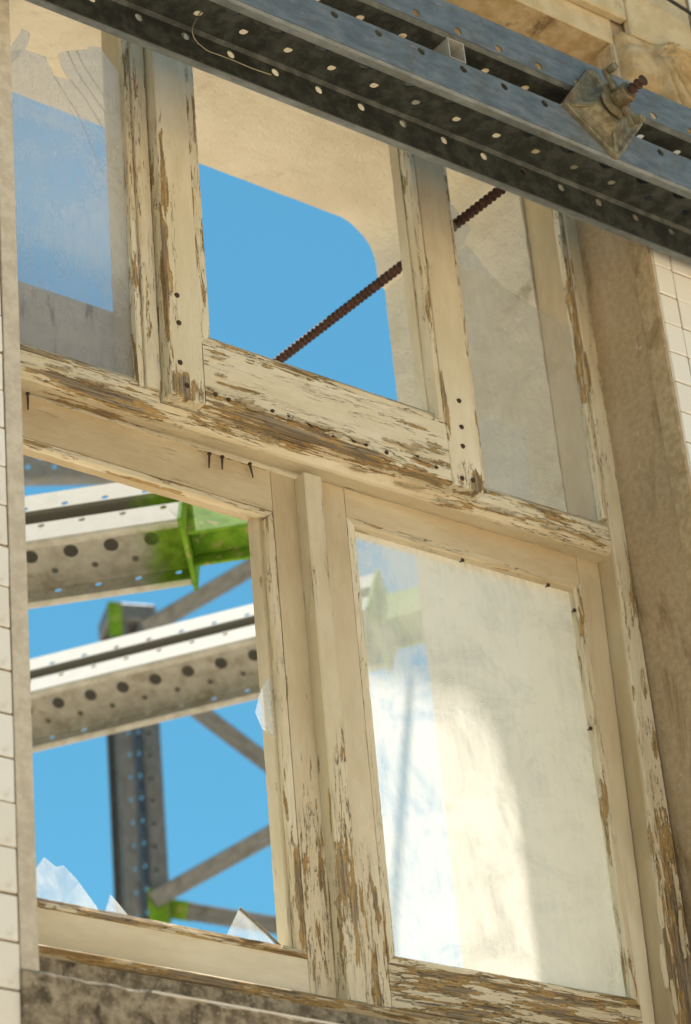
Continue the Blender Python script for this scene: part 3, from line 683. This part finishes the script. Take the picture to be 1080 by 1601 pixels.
BY0 = -.484; BZ = .926
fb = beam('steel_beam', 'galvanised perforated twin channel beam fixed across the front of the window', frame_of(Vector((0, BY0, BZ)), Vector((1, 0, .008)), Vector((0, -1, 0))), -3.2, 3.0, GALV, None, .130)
# hollow square spacer between its channels
sp = at(704, 62, BY0+.02)
for (lo, hi) in (((-.024, 0, -.029), (.024, .16, -.0265)), ((-.024, 0, .0265), (.024, .16, .029)), ((-.024, 0, -.0263), (-.0215, .16, .0263)), ((.0215, 0, -.0263), (.024, .16, .0263))):
    box('spacer_tube', lo, hi, GALV2, fb, mtx=Matrix.Translation((sp.x, .004, 0)))
# bearers that carry the beam off the wall
for x in (-1.75, 1.72): box('bearer', (x-.05, -.254, .80), (x+.05, -.2372, 1.05), GALVD, facade, .003, Matrix.Translation((0, 0, FZ)))

# ------------------------------------------------------------------ tie rod, plate and wing nut
RA, RD = Vector((.568, -.625, .926)), Vector((-.0567, 1, 0)).normalized()
pts, rad = [], []
n = int(2.05/.0041)
for i in range(n+1):
    pts.append(RA+RD*(i*.0041)); rad.append(.0110+.0028*(1 if (i % 4) in (0, 1) else -.6))
tag(tube('tie_rod', pts, rad, RUST, None, 12), 'rusty threaded tie rod running in above the curved edge of a broken pane', 'rod')
PM = Matrix.Translation((.556, -.4865, .916)) @ Matrix.Rotation(math.radians(-55), 4, 'Y')
def plate():
    t = thing('anchor_plate', 'rusty cast square bearing plate with raised centre clamped over the beam gap', 'plate'); t.matrix_world = PM
    bm = bmesh.new(); s = .0945
    rings = [(s, 0, .012), (s, -.009, .012), (s*.93, -.011, .012), (s*.84, -.0075, .01), (s*.60, -.012, .012), (s*.40, -.034, .014), (s*.33, -.036, .02), (.016, -.036, .016)]
    prev = None
    for (h, y, rr) in rings:
        ring = []
        for k in range(4):
            for j in range(5):
                a = math.pi/2*k+math.pi/2*j/4; cx_, cz_ = (h-rr)*(1 if k in (0, 3) else -1), (h-rr)*(1 if k in (0, 1) else -1)
                ring.append(bm.verts.new((cx_+rr*math.cos(a), y, cz_+rr*math.sin(a))))
        if prev:
            for i in range(20): bm.faces.new((prev[i], prev[(i+1) % 20], ring[(i+1) % 20], ring[i]))
        else: bm.faces.new(ring)
        prev = ring
    bm.faces.new(prev[::-1]); bm_obj('plate', bm, CASTIRON, t)
    for k in range(4):                                      # ribs running out to the corners
        M_ = Matrix.Rotation(math.pi/4+k*math.pi/2, 4, 'Y')
        bm = bmesh.new(); pr = [(.030, -.0335), (.112, -.0095), (.112, -.005), (.030, -.010)]
        a = [bm.verts.new(M_ @ Vector((x, y, -.006))) for x, y in pr]; b = [bm.verts.new(M_ @ Vector((x, y, .006))) for x, y in pr]
        bm.faces.new(a); bm.faces.new(b[::-1])
        for i in range(4): bm.faces.new((a[i], b[i], b[(i+1) % 4], a[(i+1) % 4]))
        bm_obj('rib', bm, CASTIRON, t, bevel=.002)
plate()
def lathe_y(bm, prof, seg=24, hexa=False):
    prev = None
    for (r, y) in prof:
        ring = [bm.verts.new((r*math.cos(2*math.pi*k/seg), y, r*math.sin(2*math.pi*k/seg))) for k in range(seg)]
        if prev:
            for k in range(seg): bm.faces.new((prev[k], prev[(k+1) % seg], ring[(k+1) % seg], ring[k]))
        else: bm.faces.new(ring)
        prev = ring
    bm.faces.new(prev[::-1])
wn = thing('wing_nut', 'weathered cast wing nut screwed onto the tie rod against the plate', 'nut')
wp = RA+RD*.0985; wn.matrix_world = Matrix.Translation(wp) @ Matrix.Rotation(-.0567, 4, 'Z').inverted() @ Matrix.Rotation(math.radians(62), 4, 'Y')
bm = bmesh.new(); lathe_y(bm, [(.044, 0), (.046, -.004), (.044, -.010), (.034, -.012)], 28); bm_obj('flange', bm, CASTIRON, wn)
bm = bmesh.new(); lathe_y(bm, [(.026, -.0121), (.026, -.050), (.0235, -.053)], 6); bm_obj('hub', bm, CASTIRON, wn, bevel=.0012)
for s in (-1, 1):
    bm = bmesh.new(); add_box(bm, (min(s*.022, s*.080), -.026, -.0095), (max(s*.022, s*.080), -.0123, .0095)); w_ = bm_obj('wing', bm, CASTIRON, wn, bevel=.003)
    bm = bmesh.new(); add_box(bm, (min(s*.062, s*.0795), -.052, -.0085), (max(s*.062, s*.0795), -.0262, .0085)); bm_obj('lug', bm, CASTIRON, w_, bevel=.003)

# thin wire hanging on the beam
wpx = [(331, -18), (324, 6), (310, 24), (301, 42), (302, 56), (308, 66), (316, 73), (326, 80), (345, 87), (366, 95), (392, 106), (424, 117)]
def smooth(ps, k=4):
    out = []
    for i in range(len(ps)-1):
        p0, p1, p2, p3 = ps[max(i-1, 0)], ps[i], ps[i+1], ps[min(i+2, len(ps)-1)]
        for j in range(k):
            t = j/k; out.append(.5*((2*p1)+(p2-p0)*t+(2*p0-5*p1+4*p2-p3)*t*t+(3*p1-p0-3*p2+p3)*t**3))
    return out+[ps[-1]]
tag(tube('wire', smooth([at(x, y, -.29-.010*math.sin(i*.7)) for i, (x, y) in enumerate(wpx)]), .0014, WIRE, None, 6), 'thin looped wire hanging from the perforated beam', 'wire')
tag(tube('cable', smooth([at(x, y, -.30) for x, y in ((900, -95), (980, -42), (1047, 0), (1080, 21), (1125, 50), (1200, 95))]), .005, BLACK, None, 8), 'black cable strung across the stone crossette', 'cable')

# ------------------------------------------------------------------ bracing steel inside the gutted building
def world_dir(x, y, z): return Vector((RX.dot(Vector((x, y, z))), RY.dot(Vector((x, y, z))), RZ.dot(Vector((x, y, z)))))
def rear_beam(label, p, u, roll, L0, L1, mat, ph, group):
    u = u.normalized(); n = Vector((u.y, -u.x, 0)); n = n if n.dot(CAM-p) > 0 else -n
    nn = n*math.cos(roll)+Vector((0, 0, 1))*math.sin(roll); v = (Vector((0, 0, 1))*math.cos(roll)-n*math.sin(roll)).normalized()
    m = frame_of(p-v*(-.03), u, nn) if False else frame_of(p, u, nn)
    if m.to_3x3() @ Vector((0, 0, 1)) @ v < 0: m = frame_of(p, -u, nn)
    t = thing('steel_beam', label, 'steel beam', (0, 0, 0), group); t.matrix_world = m
    return t, m
G1 = None
def build_rear(label, end_px, depth, slope, tz, roll, length, mat, ph):
    """twin beam whose right end (middle of the lower flange's top edge) lies on end_px"""
    p = atdepth(end_px[0], end_px[1], depth); u = world_dir(1, slope, tz); u.z = 0; u.normalize()
    n = Vector((u.y, -u.x, 0)); n = n if n.dot(CAM-p) > 0 else -n
    nn = (n*math.cos(roll)+Vector((0, 0, 1))*math.sin(roll)).normalized(); v = Vector((0, 0, 1))*math.cos(roll)-n*math.sin(roll)
    O = p+v*.03                                             # p is the lower flange's top edge, O the middle of the gap
    m = Matrix((u, -nn, u.cross(-nn))).transposed().to_4x4(); m.translation = O
    t = thing('steel_beam', label, 'steel beam', (0, 0, 0), None); t.matrix_world = m
    channel('channel', t, -length, 0, GREENDARK, 1, ph+PITCH/2); channel('channel', t, -length, 0, mat, -1, ph, big=.0225)
    # green end plate with its bracket
    box('end_plate', (.002, -.012, -.150), (.014, .240, .150), GREEN, t, .002)
    box('bracket_cheek', (.0145, .055, -.125), (.26, .065, .075), GREEN, t, .002)
    box('bracket_cheek', (.0145, .165, -.125), (.26, .175, .075), GREEN, t, .002)
    box('bracket_web', (.0145, .0655, -.075), (.26, .1645, -.064), GREEN, t, .002)
    return t
UPZ = math.radians(28)
rb1 = build_rear('perforated galvanised beam with green painted end above the head of the post', (280, 783), 7.97, -.15, -.081, math.radians(29), 2.6, GREENEND, -.045)
rb2 = build_rear('perforated galvanised beam crossing in front of the post and behind the meeting stiles', (578, 931), 9.15, -.255, -.256, math.radians(36), 3.4, GREENEND, -.03)
# upright post with its braces, further back
pp = atdepth(232, 1440, 12.9); up = Vector((0, 0, 1))
pn = Vector((-.35, -.93, 0))
m = frame_of(pp, up, pn); post = thing('steel_post', 'blurred upright perforated steel post with green daubs standing behind the beams', 'steel post'); post.matrix_world = m
Lp = (atdepth(205, 955, 12.9)-pp).length/math.cos(0)*1.0
Ltop = 1.62
channel('channel', post, -6.5, Ltop, GALVD, 1, .02, gap=.05, fl=.085); channel('channel', post, -6.5, Ltop, GALVD, -1, .02, gap=.05, fl=.085)
box('head_plate', (Ltop, -.012, -.125), (Ltop+.10, .24, .125), GALVD, post, .01)
box('green_clamp', (Ltop-.10, -.016, .055), (Ltop+.098, -.0125, .127), GREEN, post, .001)
box('green_clamp', (-.03, -.02, -.10), (.16, -.004, .0), GREEN, post, .003)
def brace(label, a, b, w, grp):
    d = b-a; m = frame_of(a, d, (CAM-a)); t = box('brace', (0, 0, -w/2), (d.length, w, w/2), GALVD, None, .004); t.matrix_world = m
    return tag(t, label, 'brace', grp)
D_ = 12.9
brace('steel diagonal brace rising from the top of the upright post', atdepth(225, 985, D_), atdepth(560, 790, D_-.6), .085, 'braces of the post')
brace('steel diagonal brace descending below the perforated beam', atdepth(235, 1055, D_+.2), atdepth(560, 1300, D_+.1), .085, 'braces of the post')
brace('steel diagonal brace rising from the foot of the upright post', atdepth(238, 1408, D_), atdepth(560, 1228, D_-.6), .085, 'braces of the post')
br4 = brace('low steel rail beside the green daub at the post foot', atdepth(262, 1420, D_+.1), atdepth(560, 1467, D_-.2), .085, 'braces of the post')
box('green_daub', (-.01, -.004, -.047), (.10, .09, .047), GREEN, br4, .003)
fp = atdepth(-40, 748, 12.5); fu = world_dir(1, -.02, .1)
m = frame_of(fp, fu, (CAM-fp)); m = m @ Matrix.Rotation(math.radians(70), 4, 'X')
t = thing('steel_beam', 'dark far perforated beam seen just under the top rail of the glassless casement', 'steel beam'); t.matrix_world = m
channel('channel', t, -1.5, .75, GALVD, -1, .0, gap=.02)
